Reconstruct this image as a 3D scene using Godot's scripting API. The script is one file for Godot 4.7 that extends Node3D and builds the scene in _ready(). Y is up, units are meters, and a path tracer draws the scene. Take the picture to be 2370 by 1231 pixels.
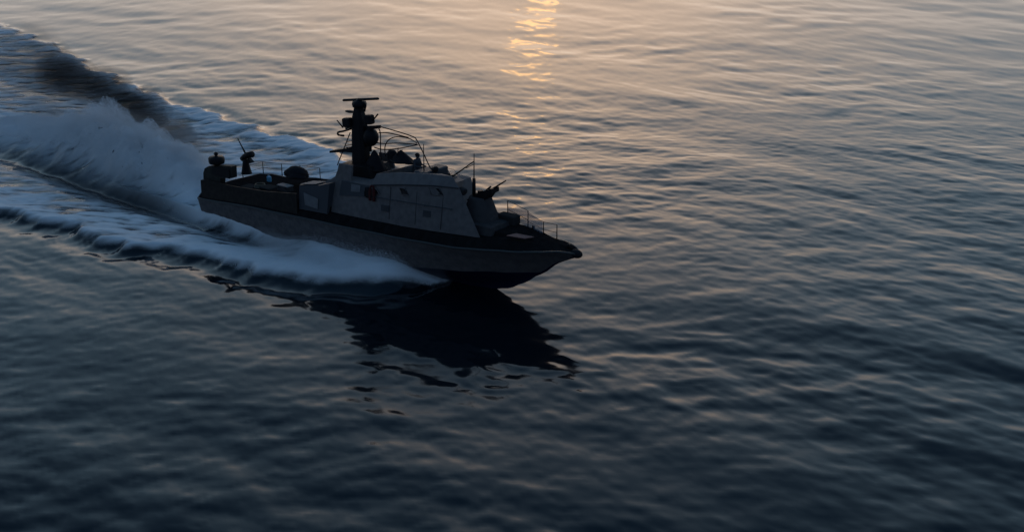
extends Node3D
# A grey patrol boat running to the right over a dusk sea, wake, spray and exhaust smoke astern.

const CAM_HEIGHT := 25.0
const BOAT_AT := Vector3(-7.28, -0.11, -58.2)
const BOAT_YAW := 37.0      # bow turned from +x towards the camera
const BOAT_PITCH := 2.8
const BOAT_HEEL := -3.45
const SUN_AZIMUTH := 1.3
const SUN_ELEVATION := 12.0

var boat: Transform3D
var ahead: Vector3
var abeam: Vector3
var rng := RandomNumberGenerator.new()
var names := {}
var mats := {}
var swell: FastNoiseLite
var chop: FastNoiseLite
var ripple: FastNoiseLite
var patch: FastNoiseLite


# ---------------------------------------------------------------- helpers
func noise(seed_: int, frequency: float, octaves := 2, gain := 0.5) -> FastNoiseLite:
	var n := FastNoiseLite.new()
	n.noise_type = FastNoiseLite.TYPE_SIMPLEX_SMOOTH
	n.seed = seed_
	n.frequency = frequency
	n.fractal_type = FastNoiseLite.FRACTAL_FBM if octaves > 1 else FastNoiseLite.FRACTAL_NONE
	n.fractal_octaves = octaves
	n.fractal_gain = gain
	return n


func lin(r: float, g: float, b: float) -> Color:
	return Color(r, g, b).linear_to_srgb()


func paint(called: String, c: Color, rough := 0.6, metal := 0.0, grime := 0.0) -> StandardMaterial3D:
	var m := StandardMaterial3D.new()
	m.resource_name = called
	m.albedo_color = c
	m.roughness = rough
	m.metallic = metal
	m.metallic_specular = 0.3
	if grime > 0.0:
		var n := NoiseTexture2D.new()
		n.width = 256
		n.height = 256
		n.seamless = true
		n.noise = noise(called.hash() % 1000, 0.02, 4)
		var ramp := Gradient.new()
		ramp.set_color(0, Color(1.0 - grime, 1.0 - grime, 1.0 - grime * 0.9))
		ramp.set_color(1, Color.WHITE)
		n.color_ramp = ramp
		m.albedo_texture = n
		m.uv1_triplanar = true
		m.uv1_scale = Vector3(0.4, 0.4, 0.4)
	mats[called] = m
	return m


func begin(smooth := false) -> SurfaceTool:
	var st := SurfaceTool.new()
	st.begin(Mesh.PRIMITIVE_TRIANGLES)
	st.set_smooth_group(0 if smooth else -1)
	return st


func tri(st: SurfaceTool, a: Vector3, b: Vector3, c: Vector3) -> void:
	st.add_vertex(a)
	st.add_vertex(b)
	st.add_vertex(c)


func quad(st: SurfaceTool, a: Vector3, b: Vector3, c: Vector3, d: Vector3) -> void:
	tri(st, a, b, c)
	tri(st, a, c, d)


func loft(st: SurfaceTool, rings: Array, closed := true, cap_first := true, cap_last := true) -> void:
	for k in rings.size() - 1:
		var p: Array = rings[k]
		var q: Array = rings[k + 1]
		var n := p.size()
		for i in (n if closed else n - 1):
			var j := (i + 1) % n
			quad(st, p[i], p[j], q[j], q[i])
	if cap_first:
		cap(st, rings[0], true)
	if cap_last:
		cap(st, rings[-1], false)


func cap(st: SurfaceTool, ring: Array, flip: bool) -> void:
	# flat ring: project on its own plane and triangulate
	var normal := Vector3.ZERO
	for i in ring.size():
		normal += (ring[i] as Vector3).cross(ring[(i + 1) % ring.size()])
	normal = normal.normalized()
	var u := normal.cross(Vector3.UP if absf(normal.y) < 0.9 else Vector3.RIGHT).normalized()
	var v := normal.cross(u)
	var flat := PackedVector2Array()
	for p in ring:
		flat.append(Vector2(u.dot(p), v.dot(p)))
	var idx := Geometry2D.triangulate_polygon(flat)
	for i in range(0, idx.size(), 3):
		if flip:
			tri(st, ring[idx[i]], ring[idx[i + 2]], ring[idx[i + 1]])
		else:
			tri(st, ring[idx[i]], ring[idx[i + 1]], ring[idx[i + 2]])


func bevel_box(st: SurfaceTool, at: Vector3, size: Vector3, bevel := 0.03, turn := Basis.IDENTITY) -> void:
	var h := size / 2.0
	var e := minf(bevel, minf(h.x, minf(h.y, h.z)) * 0.9)
	var rings := []
	for lv in [[-h.y, e], [-h.y + e, 0.0], [h.y - e, 0.0], [h.y, e]]:
		var a: float = h.x - lv[1]
		var b: float = h.z - lv[1]
		var ring := []
		for p in [[a - e, b], [a, b - e], [a, -b + e], [a - e, -b], [-a + e, -b], [-a, -b + e], [-a, b - e], [-a + e, b]]:
			ring.append(at + turn * Vector3(p[0], lv[0], p[1]))
		rings.append(ring)
	loft(st, rings)


func plate(st: SurfaceTool, outline: Array, thick: Vector3) -> void:
	# an outline of points and the same outline shifted
	var other := []
	for p in outline:
		other.append(p + thick)
	loft(st, [outline, other])


func tube(st: SurfaceTool, path: Array, r0: float, r1 := -1.0, sides := 8) -> void:
	if r1 < 0.0:
		r1 = r0
	var rings := []
	var ref := Vector3.UP
	for k in path.size():
		var dir: Vector3 = (path[mini(k + 1, path.size() - 1)] - path[maxi(k - 1, 0)]).normalized()
		if absf(dir.dot(ref)) > 0.95:
			ref = Vector3.RIGHT
		var u := dir.cross(ref).normalized()
		var v := dir.cross(u)
		var r := lerpf(r0, r1, float(k) / maxf(1.0, path.size() - 1))
		var ring := []
		for i in sides:
			var a := TAU * i / sides
			ring.append(path[k] + u * cos(a) * r + v * sin(a) * r)
		rings.append(ring)
	loft(st, rings)


func lathe(st: SurfaceTool, at: Vector3, profile: Array, axis := Vector3.UP, sides := 18) -> void:
	var u := axis.cross(Vector3.RIGHT if absf(axis.x) < 0.9 else Vector3.FORWARD).normalized()
	var v := axis.cross(u)
	var rings := []
	for p in profile:
		var ring := []
		for i in sides:
			var a := TAU * i / sides
			ring.append(at + axis * p[1] + (u * cos(a) + v * sin(a)) * maxf(p[0], 0.002))
		rings.append(ring)
	loft(st, rings)


func ball(st: SurfaceTool, at: Vector3, r: Vector3, turn := Basis.IDENTITY, n := 10) -> void:
	var rings := []
	for k in n + 1:
		var e := PI * (float(k) / n - 0.5)
		var ring := []
		for i in n * 2:
			var a := TAU * i / (n * 2)
			ring.append(at + turn * (r * Vector3(cos(e) * cos(a) + 1e-4 * cos(a), sin(e), cos(e) * sin(a) + 1e-4 * sin(a))))
		rings.append(ring)
	loft(st, rings)


func curve(points: Array, steps := 5) -> Array:
	# Catmull-Rom through the points
	var out := []
	for k in points.size() - 1:
		var p0: Vector3 = points[maxi(k - 1, 0)]
		var p1: Vector3 = points[k]
		var p2: Vector3 = points[k + 1]
		var p3: Vector3 = points[mini(k + 2, points.size() - 1)]
		for i in steps:
			out.append(p1.cubic_interpolate(p2, p0, p3, float(i) / steps))
	out.append(points[-1])
	return out


func put(called: String, st: SurfaceTool, m: Material, parent: Node3D) -> MeshInstance3D:
	st.generate_normals()
	var o := MeshInstance3D.new()
	o.name = called
	o.mesh = st.commit()
	o.material_override = m
	parent.add_child(o, true)
	return o


func numbered(called: String) -> String:
	names[called] = names.get(called, -1) + 1
	return called if names[called] == 0 else "%s_%03d" % [called, names[called]]


func tag(o: Node3D, label: String, category: String, group := "", kind := "") -> void:
	o.set_meta("label", label)
	if category:
		o.set_meta("category", category)
	if group:
		o.set_meta("group", group)
	if kind:
		o.set_meta("kind", kind)


func thing(called: String, label: String, category: String, at := Vector3.ZERO) -> Node3D:
	# a thing on the boat: its own axes stand parallel to the boat's
	var o := Node3D.new()
	o.name = numbered(called)
	add_child(o)
	o.transform = boat * Transform3D(Basis.IDENTITY, at)
	tag(o, label, category)
	return o


func table(t: Array, x: float) -> float:
	# rows of [x, value], x falling
	if x >= t[0][0]:
		return t[0][1]
	for k in t.size() - 1:
		if x >= t[k + 1][0]:
			return lerpf(t[k][1], t[k + 1][1], smoothstep(0.0, 1.0, (t[k][0] - x) / (t[k][0] - t[k + 1][0])) * 0.5 + 0.5 * (t[k][0] - x) / (t[k][0] - t[k + 1][0]))
	return t[-1][1]


# ---------------------------------------------------------------- light
func set_light() -> void:
	var cam := Camera3D.new()
	cam.name = "camera"
	cam.fov = 26.0
	cam.far = 9000.0
	cam.near = 0.5
	add_child(cam)
	cam.position = Vector3(0, CAM_HEIGHT, 0)
	cam.rotation_degrees = Vector3(-24.0, 0, 0)
	cam.current = true

	var az := deg_to_rad(SUN_AZIMUTH)
	var el := deg_to_rad(SUN_ELEVATION)
	var to_sun := Vector3(sin(az) * cos(el), sin(el), -cos(az) * cos(el))

	# dusk sky: warm veil round the low sun, slate blue overhead and behind
	var w := 512
	var h := 256
	var im := Image.create(w, h, false, Image.FORMAT_RGBF)
	var cloud := noise(41, 1.6, 4)
	for j in h:
		var e := PI * (0.5 - (j + 0.5) / h)
		for i in w:
			var a := TAU * (i + 0.5) / w
			var d := Vector3(sin(a) * cos(e), sin(e), -cos(a) * cos(e))
			var up := maxf(0.0, e) / (PI / 2)
			var off := wrapf(a - az, -PI, PI)
			var warm := exp(-pow(off / 0.95, 2.0)) * exp(-pow(up / 0.35, 3.0))
			var near_sun := rad_to_deg(d.angle_to(to_sun))
			var heart := exp(-pow(near_sun / 13.0, 2.0))
			var c := Vector3(0.043, 0.108, 0.212).lerp(Vector3(0.15, 0.19, 0.25), exp(-up / 0.2))
			c += Vector3(1.12, 0.95, 0.77).lerp(Vector3(0.52, 0.80, 0.98), smoothstep(0.12, 0.34, up + 0.10 * absf(off))) * warm + Vector3(0.85, 0.42, 0.12) * heart
			c *= 1.0 + 0.16 * cloud.get_noise_3d(d.x, d.y * 2.6, d.z) 
			im.set_pixel(i, j, Color(c.x, c.y, c.z))
	var pan := PanoramaSkyMaterial.new()
	pan.panorama = ImageTexture.create_from_image(im)
	var sky := Sky.new()
	sky.sky_material = pan
	var env := Environment.new()
	env.background_mode = Environment.BG_SKY
	env.sky = sky
	env.background_energy_multiplier = 1.0
	env.tonemap_mode = Environment.TONE_MAPPER_LINEAR
	env.tonemap_exposure = 1.0
	env.volumetric_fog_enabled = true
	env.volumetric_fog_density = 0.0
	env.sdfgi_enabled = true
	env.ssao_enabled = true
	env.ssil_enabled = true
	var we := WorldEnvironment.new()
	we.name = "world_environment"
	we.environment = env
	add_child(we)

	var sun := DirectionalLight3D.new()
	sun.name = "sun"
	sun.light_color = Color(1.0, 0.72, 0.30)
	sun.light_energy = 0.0007
	sun.light_angular_distance = 1.6
	sun.shadow_enabled = true
	add_child(sun)
	sun.look_at_from_position(Vector3.ZERO, -to_sun)


# ---------------------------------------------------------------- water
const STARBOARD := [[5.6, 0.0], [5.3, 1.7], [3.4, 3.9], [-1.4, 6.3], [-7.7, 7.3], [-13.0, 8.6], [-21.5, 9.7], [-45.0, 12.0], [-85.0, 15.0]]
const PORT := [[5.6, 0.0], [5.3, 1.7], [3.4, 3.6], [-1.4, 6.2], [-7.7, 8.4], [-14.0, 10.4], [-22.0, 11.0], [-33.0, 11.9], [-45.0, 13.8], [-59.0, 17.6], [-71.0, 19.6], [-85.0, 22.0]]
const ROOSTER := [[-11.9, 0.0], [-13.2, 0.7], [-15.5, 1.55], [-18.0, 2.25], [-21.0, 2.6], [-24.5, 2.55], [-28.0, 1.9], [-32.0, 1.0], [-38.0, 0.4], [-50.0, 0.1]]


func edge_width(s: float, t: float) -> float:
	var w := table(STARBOARD if t > 0.0 else PORT, s)
	var j := patch.get_noise_2d(s * 5.0, 40.0 if t > 0.0 else -60.0) * 1.1 + patch.get_noise_2d(s * 15.0, 90.0 if t > 0.0 else -90.0) * 0.3
	return w + j * smoothstep(4.0, -6.0, s)


func wake_height(s: float, t: float) -> float:
	if s > 7.0:
		return 0.0
	var d := edge_width(s, t) - absf(t)
	if d < -3.0:
		return 0.0
	var age := clampf(-s / 60.0, 0.0, 1.0)
	var crest := lerpf(0.42, 0.16, age) * smoothstep(5.5, 2.0, s)
	var h := crest * exp(-pow((d - 0.55) / (0.45 if d < 0.55 else 1.6), 2.0))
	h -= 0.10 * exp(-pow((d + 0.9) / 0.6, 2.0)) * (1.0 - age)
	# white water heaped against the hull from the bow spray
	var out := absf(t) - 2.3
	h += 0.75 * smoothstep(5.3, 3.4, s) * smoothstep(-7.0, -1.0, s) * exp(-pow(maxf(out, 0.0) / 1.7, 2.0))
	# hollow beside and behind the hull
	h -= 0.42 * exp(-pow((t - 3.4) / 0.95, 2.0)) * smoothstep(-3.0, -8.0, s) * smoothstep(-45.0, -20.0, s)
	# thin lip running off the quarter
	var lip := 2.35 + 0.03 * (-10.0 - s)
	h += 0.42 * exp(-pow((t - lip) / 0.28, 2.0)) * smoothstep(-5.0, -8.5, s) * smoothstep(-24.0, -15.0, s)
	# rooster tail
	var lump := 1.0 + 0.34 * patch.get_noise_2d(s * 8.0, t * 9.0 + 300.0) + 0.12 * patch.get_noise_2d(s * 26.0 + 70.0, t * 28.0)
	h += table(ROOSTER, s) * exp(-pow((t + 0.15) / (1.35 + 0.035 * maxf(0.0, -12.0 - s)), 2.0)) * lump
	return h


func water_height(x: float, z: float, fine: float) -> float:
	var rx := x * 0.80 + z * 0.60
	var rz := -x * 0.60 + z * 0.80
	var qx := x * 0.90 - z * 0.43
	var qz := x * 0.43 + z * 0.90
	var calm := 0.80 + 0.95 * patch.get_noise_2d(x * 0.55 + 90.0, z * 1.1)
	var gust := 0.85 + 1.0 * patch.get_noise_2d(z * 0.7 - 400.0, x * 0.5 + 33.0)
	var h := 0.12 * swell.get_noise_2d(rx * 0.40, rz)
	h += 0.066 * chop.get_noise_2d(rx * 0.42 + 50.0, rz * 1.15) * calm * minf(1.0, fine * 2.0)
	h += 0.048 * chop.get_noise_2d(x * 0.55 + 210.0, z * 1.35) * gust * minf(1.0, fine * 2.0)
	h += 0.038 * chop.get_noise_2d(qx * 0.75 + 500.0, qz * 1.9) * gust * minf(1.0, fine * 1.5)
	h += 0.032 * chop.get_noise_2d(rx * 1.3 - 80.0, rz * 3.1) * calm * fine
	h += 0.029 * chop.get_noise_2d(x * 1.5 - 300.0, z * 4.0) * gust * fine
	h += 0.011 * ripple.get_noise_2d(x * 0.75, z * 1.2) * fine
	return h


func surface(x: float, z: float, fine: float) -> float:
	var d := Vector2(x - BOAT_AT.x, z - BOAT_AT.z)
	var s := d.x * ahead.x + d.y * ahead.z
	var t := d.x * abeam.x + d.y * abeam.z
	var h := water_height(x, z, fine)
	if s < 7.0 and s > -110.0 and absf(t) < 26.0:
		h += wake_height(s, t)
	return h


func axis(from: float, to: float, step: float, growth: float, lo: float, hi: float) -> PackedFloat32Array:
	# fine between from and to, coarser outside
	var a := PackedFloat32Array()
	var x := from
	var d := step
	var left := PackedFloat32Array()
	while x > lo:
		x -= d
		d *= growth
		left.append(maxf(x, lo))
	left.reverse()
	a.append_array(left)
	x = from
	while x < to:
		a.append(x)
		x += step
	d = step
	while x < hi:
		a.append(x)
		x += d
		d *= growth
	a.append(hi)
	return a


func make_sea() -> void:
	var xs := axis(-42.0, 34.0, 0.21, 1.022, -4500.0, 4500.0)
	var zs := axis(-76.0, -30.0, 0.17, 1.0135, -6000.0, 1500.0)
	var nx := xs.size()
	var nz := zs.size()
	var v := PackedVector3Array()
	v.resize(nx * nz)
	for j in nz:
		var z := zs[j]
		var dz := absf(zs[mini(j + 1, nz - 1)] - z)
		for i in nx:
			var x := xs[i]
			var dd := maxf(dz, absf(xs[mini(i + 1, nx - 1)] - x))
			var fine := clampf(1.25 - dd * 0.9, 0.0, 1.0)
			v[j * nx + i] = Vector3(x, surface(x, z, fine), z)
	add_grid("sea", v, nx, nz, mats.water, null)


func add_grid(called: String, v: PackedVector3Array, nx: int, nz: int, m: Material, colors: Variant) -> MeshInstance3D:
	var n := PackedVector3Array()
	n.resize(v.size())
	for j in nz:
		var j0 := maxi(j - 1, 0) * nx
		var j1 := mini(j + 1, nz - 1) * nx
		for i in nx:
			var gx := v[j * nx + mini(i + 1, nx - 1)] - v[j * nx + maxi(i - 1, 0)]
			var gz := v[j1 + i] - v[j0 + i]
			var up := gz.cross(gx).normalized()
			n[j * nx + i] = up if up.y > 0.0 else -up
	var idx := PackedInt32Array()
	var skip := colors != null
	for j in nz - 1:
		for i in nx - 1:
			var a := j * nx + i
			if skip and colors[a].a + colors[a + 1].a + colors[a + nx].a + colors[a + nx + 1].a < 0.02:
				continue
			idx.append_array([a, a + 1, a + nx + 1, a, a + nx + 1, a + nx])
	var arr := []
	arr.resize(Mesh.ARRAY_MAX)
	arr[Mesh.ARRAY_VERTEX] = v
	arr[Mesh.ARRAY_NORMAL] = n
	arr[Mesh.ARRAY_INDEX] = idx
	if skip:
		arr[Mesh.ARRAY_COLOR] = colors
	var am := ArrayMesh.new()
	am.add_surface_from_arrays(Mesh.PRIMITIVE_TRIANGLES, arr)
	var o := MeshInstance3D.new()
	o.name = called
	o.mesh = am
	o.material_override = m
	add_child(o)
	return o


func make_foam() -> void:
	var streak := noise(77, 0.16, 3)
	var fleck := noise(78, 0.55, 3, 0.6)
	var ss := PackedFloat32Array()
	var s := 6.0
	while s > -95.0:
		ss.append(s)
		s -= 0.15 if s > -30.0 else 0.15 * pow(1.01, (-30.0 - s))
	var ts := PackedFloat32Array()
	var t := -24.0
	while t < 14.0:
		ts.append(t)
		t += 0.15
	var nx := ts.size()
	var nz := ss.size()
	var v := PackedVector3Array()
	var c := PackedColorArray()
	v.resize(nx * nz)
	c.resize(nx * nz)
	for j in nz:
		s = ss[j]
		var age := clampf(-s / 70.0, 0.0, 1.0)
		for i in nx:
			t = ts[i]
			var p := BOAT_AT + ahead * s + abeam * t
			var d := edge_width(s, t) - absf(t)
			var a := 0.0
			if d > -0.6:
				var st := streak.get_noise_2d(p.x * 1.1, p.z * 3.2)
				var fl := fleck.get_noise_2d(p.x * 0.55, p.z * 1.6)
				var inside := smoothstep(-0.2, 0.6, d + fl * 0.22)
				a = 0.66 + 0.55 * st + 0.62 * fl + 0.35 * fleck.get_noise_2d(p.x * 1.3 + 40.0, p.z * 4.2)
				a += 0.5 * exp(-pow((d - 0.9) / 1.1, 2.0)) * (1.0 - age)
				a -= 0.10 * age
				# fresh white water by the bow
				a += 0.6 * smoothstep(-9.0, 0.0, s) * smoothstep(6.0, 4.0, s)
				# churned core astern
				a += 0.9 * exp(-pow((t + 0.3) / 2.0, 2.0)) * smoothstep(-11.0, -13.5, s) * smoothstep(-60.0, -28.0, s)
				# white lip
				var lip := 2.35 + 0.03 * (-10.0 - s)
				a += 1.1 * exp(-pow((t - lip + 0.05) / 0.22, 2.0)) * smoothstep(-5.0, -8.5, s) * smoothstep(-24.0, -15.0, s)
				a = clampf(a, 0.0, 1.0) * inside
				a = smoothstep(0.05, 1.0, a)
				# dark hollow on the starboard quarter, bare of foam
				var wide := lerpf(0.5, 1.75, smoothstep(-11.0, -19.0, s))
				a *= 1.0 - lerpf(0.75, 1.0, smoothstep(-11.0, -17.0, s)) * exp(-pow((t - 3.2 - 0.015 * (-10.0 - s)) / wide, 2.0)) * smoothstep(-3.5, -6.5, s) * smoothstep(-55.0, -28.0, s)
			c[j * nx + i] = Color(1, 1, 1, a)
			v[j * nx + i] = Vector3(p.x, (surface(p.x, p.z, 1.0) if d > -1.0 else 0.0) + 0.015 + a * (0.07 + 0.09 * fleck.get_noise_2d(p.x * 0.7, p.z * 2.2)), p.z)
	var o := add_grid("wake_foam", v, nx, nz, mats.foam, c)
	tag(o, "broad V of blue white wake foam streaming astern of the patrol boat", "foam", "", "stuff")


func make_spray() -> void:
	var drop := begin()
	var a := [Vector3.RIGHT, Vector3.BACK, Vector3.LEFT, Vector3.FORWARD]
	for i in 4:
		tri(drop, a[i], a[(i + 1) % 4], Vector3.UP)
		tri(drop, a[(i + 1) % 4], a[i], Vector3.DOWN)
	drop.generate_normals()
	var mesh := drop.commit()
	var buf := PackedFloat32Array()
	var count := 0
	# rooster tail
	for k in 300000:
		var s := -12.0 - 26.0 * pow(rng.randf(), 0.9)
		var hgt := table(ROOSTER, s)
		var wid := 1.35 + 0.05 * (-12.0 - s)
		var t := minf(rng.randfn(-0.6, wid * 0.5), 1.5)
		var lump := patch.get_noise_3d(s * 9.0, t * 9.0, 7.0)
		var top := hgt * (1.15 + 0.5 * lump) * exp(-pow(t / (wid * 1.25), 2.0))
		var y := top * (0.55 + 0.65 * pow(rng.randf(), 0.8)) + absf(rng.randfn(0.0, 0.10))
		count += add_drop(buf, s, t, y, rng.randf_range(0.007, 0.022))
	# sheet thrown out along the starboard and port bow
	for k in 60000:
		var s := 5.2 - 11.0 * pow(rng.randf(), 1.1)
		var side := 1.0 if rng.randf() < 0.75 else -1.0
		var w := edge_width(s, side)
		var f := pow(rng.randf(), 0.8)
		var t := lerpf(2.1 * smoothstep(5.6, 3.0, s), w, f) * side
		var y := (0.25 + 0.75 * (1.0 - f)) * rng.randf() * smoothstep(5.4, 3.0, s) * smoothstep(-8.0, -1.0, s) * 0.6 + absf(rng.randfn(0.0, 0.08))
		y += wake_height(s, t)
		count += add_drop(buf, s, t, y, rng.randf_range(0.004, 0.012))
	var mm := MultiMesh.new()
	mm.transform_format = MultiMesh.TRANSFORM_3D
	mm.mesh = mesh
	mm.instance_count = count
	mm.buffer = buf
	var o := MultiMeshInstance3D.new()
	o.name = "spray"
	o.multimesh = mm
	o.material_override = mats.foam_drop
	add_child(o)
	tag(o, "fine white spray droplets thrown up behind and beside the boat", "spray", "", "stuff")


func add_drop(buf: PackedFloat32Array, s: float, t: float, y: float, r: float) -> int:
	var p := BOAT_AT + ahead * s + abeam * t
	buf.append_array([r, 0.0, 0.0, p.x, 0.0, r, 0.0, y, 0.0, 0.0, r, p.z])
	return 1


func puff(parent: Node3D, called: String, at: Vector3, size: Vector3, m: FogMaterial, turn := 0.0) -> void:
	var f := FogVolume.new()
	f.name = called
	f.shape = RenderingServer.FOG_VOLUME_SHAPE_ELLIPSOID
	f.size = size
	f.material = m
	f.set_meta("kind", "stuff")
	parent.add_child(f, true)
	f.position = at
	f.rotation.y = turn


func fog(c: Color, density: float) -> FogMaterial:
	var m := FogMaterial.new()
	m.albedo = c
	m.density = density
	return m


func make_mist() -> void:
	var mist := Node3D.new()
	mist.name = "spray_mist"
	add_child(mist)
	tag(mist, "soft pale mist hanging round the rooster tail behind the stern", "mist", "", "stuff")
	var white := fog(lin(0.93, 0.95, 0.97), 0.03)
	var thin := fog(lin(0.93, 0.95, 0.97), 0.02)
	for k in 26:
		var s := -13.0 - 21.0 * k / 25.0
		var hgt := table(ROOSTER, s)
		var t := rng.randfn(-0.2, 0.7)
		var p := BOAT_AT + ahead * s + abeam * t
		var r := 0.7 + 0.45 * hgt + rng.randf() * 0.4
		puff(mist, "mist_puff", Vector3(p.x, hgt * 0.75 + rng.randf_range(-0.2, 0.35), p.z), Vector3(r * 2.6, r * 1.7, r * 2.0), white if k % 2 else thin, -deg_to_rad(BOAT_YAW))
	var low := fog(lin(0.93, 0.95, 0.97), 0.10)
	for k in 14:
		var s := 4.6 - 10.0 * k / 13.0
		var t := lerpf(2.2, edge_width(s, 1.0), 0.25 + 0.3 * rng.randf()) * smoothstep(5.8, 3.5, s)
		var p := BOAT_AT + ahead * s + abeam * t
		var r := 0.55 + rng.randf() * 0.35
		puff(mist, "mist_puff", Vector3(p.x, 0.45 * smoothstep(5.0, 3.0, s) + 0.2, p.z), Vector3(r * 3.4, r * 1.3, r * 2.2), low, -deg_to_rad(BOAT_YAW))

	var smoke := Node3D.new()
	smoke.name = "exhaust_smoke"
	add_child(smoke)
	tag(smoke, "dark brown diesel smoke drifting over the wake far astern", "smoke", "", "stuff")
	var soot := fog(lin(0.05, 0.045, 0.042), 0.085)
	var core := fog(lin(0.05, 0.045, 0.042), 0.16)
	var faint := fog(lin(0.05, 0.045, 0.042), 0.04)
	# [along, abeam, height, radius, thick]
	for q in [[-19.5, -2.0, 1.6, 0.9, 0], [-21.5, -2.5, 1.8, 1.0, 0], [-23.0, -3.2, 2.1, 1.3, 2], [-25.2, -3.4, 2.3, 1.4, 2], [-27.0, -3.8, 2.5, 1.5, 2], [-28.8, -4.3, 2.8, 1.6, 2], [-30.4, -4.8, 3.0, 1.7, 2], [-32.4, -5.1, 3.0, 1.7, 2], [-34.2, -5.2, 2.9, 1.7, 1], [-36.0, -5.0, 2.7, 1.8, 1], [-38.0, -5.8, 2.8, 2.0, 1], [-40.5, -5.4, 2.6, 2.2, 0], [-41.0, -7.2, 3.1, 2.0, 1], [-44.0, -6.4, 2.6, 2.4, 0], [-45.0, -8.4, 3.1, 2.0, 0], [-48.0, -6.5, 2.4, 2.6, 0], [-49.0, -9.5, 3.2, 2.2, 0]]:
		for k in 3:
			var p: Vector3 = BOAT_AT + ahead * (q[0] + 2.5 + rng.randfn(0.0, 0.6)) + abeam * (q[1] + 0.5 + rng.randfn(0.0, 0.45))
			var r: float = q[3] * rng.randf_range(0.65, 1.1)
			puff(smoke, "smoke_puff", Vector3(p.x, maxf(q[2] * 0.95 + rng.randfn(0.0, 0.5), r * 0.75), p.z), Vector3(r * 2.6, r * 1.6, r * 1.9), [faint, soot, core][q[4]], -deg_to_rad(BOAT_YAW) + rng.randfn(0.0, 0.3))


# ---------------------------------------------------------------- boat
const GUNWALE := [[13.05, 2.66], [12.55, 2.78], [10.1, 2.56], [6.9, 2.36], [3.3, 2.32], [-1.1, 2.2], [-6.5, 2.02], [-12.0, 1.70]]
const BEAM := [[13.05, 0.12], [12.55, 0.55], [11.5, 1.05], [10.1, 1.52], [8.5, 1.95], [6.9, 2.26], [3.3, 2.66], [0.0, 2.74], [-12.0, 2.66]]
const CHINE_Z := [[13.05, 0.02], [12.0, 0.03], [10.8, 0.06], [8.9, 0.85], [6.6, 1.58], [3.5, 2.12], [0.0, 2.34], [-12.0, 2.36]]
const CHINE_Y := [[13.05, 2.48], [12.0, 1.98], [10.8, 1.17], [8.9, 1.03], [6.6, 0.82], [3.5, 0.6], [0.0, 0.42], [-12.0, 0.22]]
const KEEL := [[13.05, 2.46], [12.4, 2.2], [10.87, 1.08], [9.9, 0.42], [8.9, -0.1], [7.0, -0.62], [3.5, -0.85], [-12.0, -0.62]]


func stations() -> Array:
	var a := []
	var x := 13.05
	while x > -12.0:
		a.append(x)
		x -= 0.35 if x > 8.0 else 0.7
	a.append(-12.0)
	return a


func make_boat() -> void:
	var b := thing("patrol_boat", "dark grey naval patrol boat with tall black mast planing to the right, bow lifted", "boat")
	var xs := stations()
	# hull sides and bottom, each lofted both sides
	var sides := begin(true)
	var bottom := begin(true)
	var deck := begin()
	for k in xs.size() - 1:
		for sg in [1.0, -1.0]:
			var q := []
			for x in [xs[k], xs[k + 1]]:
				var ch := Vector3(x, table(CHINE_Y, x), table(CHINE_Z, x) * sg)
				var gu := Vector3(x, table(GUNWALE, x), table(BEAM, x) * sg)
				var mid := ch.lerp(gu, 0.5)
				mid.z -= sg * 0.10 * clampf((x - 2.0) / 6.0, 0.0, 1.0) * smoothstep(13.0, 11.5, x)
				var kl := Vector3(x, table(KEEL, x), 0.0)
				var bm := kl.lerp(ch, 0.55)
				bm.y -= 0.05
				q.append([kl, bm, ch, mid, gu])
			for i in 2:
				quad(bottom, q[0][i], q[1][i], q[1][i + 1], q[0][i + 1])
			for i in [2, 3]:
				quad(sides, q[0][i], q[1][i], q[1][i + 1], q[0][i + 1])
			# waterway sloping up to the flat of the deck
			var e := []
			for x in [xs[k], xs[k + 1]]:
				var g := table(GUNWALE, x)
				var z := table(BEAM, x)
				var rise := 0.42 * smoothstep(13.0, 9.5, x)
				e.append([Vector3(x, g, (z - 0.02) * sg), Vector3(x, g + rise, maxf(0.0, z - 0.5) * sg), Vector3(x, g + rise + 0.06, 0.0)])
			for i in 2:
				quad(deck, e[0][i], e[0][i + 1], e[1][i + 1], e[1][i])
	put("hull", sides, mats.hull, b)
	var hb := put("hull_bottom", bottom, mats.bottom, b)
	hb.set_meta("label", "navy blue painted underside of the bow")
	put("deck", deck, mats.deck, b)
	var tr := begin()
	var x0 := -12.0
	plate(tr, [Vector3(x0, table(KEEL, x0), 0), Vector3(x0, 0.22, 2.36), Vector3(x0, 1.70, 2.66), Vector3(x0, 2.12, 2.16), Vector3(x0, 2.18, 0), Vector3(x0, 2.12, -2.16), Vector3(x0, 1.70, -2.66), Vector3(x0, 0.22, -2.36)], Vector3(-0.06, 0, 0))
	put("transom", tr, mats.hull, b)
	for sg in [1.0, -1.0]:
		var path := []
		for x in xs:
			path.append(Vector3(x, table(GUNWALE, x) - 0.03, (table(BEAM, x) + 0.02) * sg))
		var rr := begin(true)
		tube(rr, path, 0.055, 0.055, 6)
		put("rub_rail", rr, mats.rail_grey, b)
	var bf := begin(true)
	ball(bf, Vector3(13.0, 2.60, 0.0), Vector3(0.34, 0.22, 0.20))
	put("bow_fender", bf, mats.rubber, b)
	var bit := begin(true)
	tube(bit, [Vector3(12.55, 2.8, 0), Vector3(12.55, 3.02, 0)], 0.06)
	tube(bit, [Vector3(12.55, 2.95, -0.14), Vector3(12.55, 2.95, 0.14)], 0.04)
	put("mooring_bitt", bit, mats.black, b)

	make_aft(b)
	make_cabin(b)
	make_mast(b)
	make_bow(b)


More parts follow.
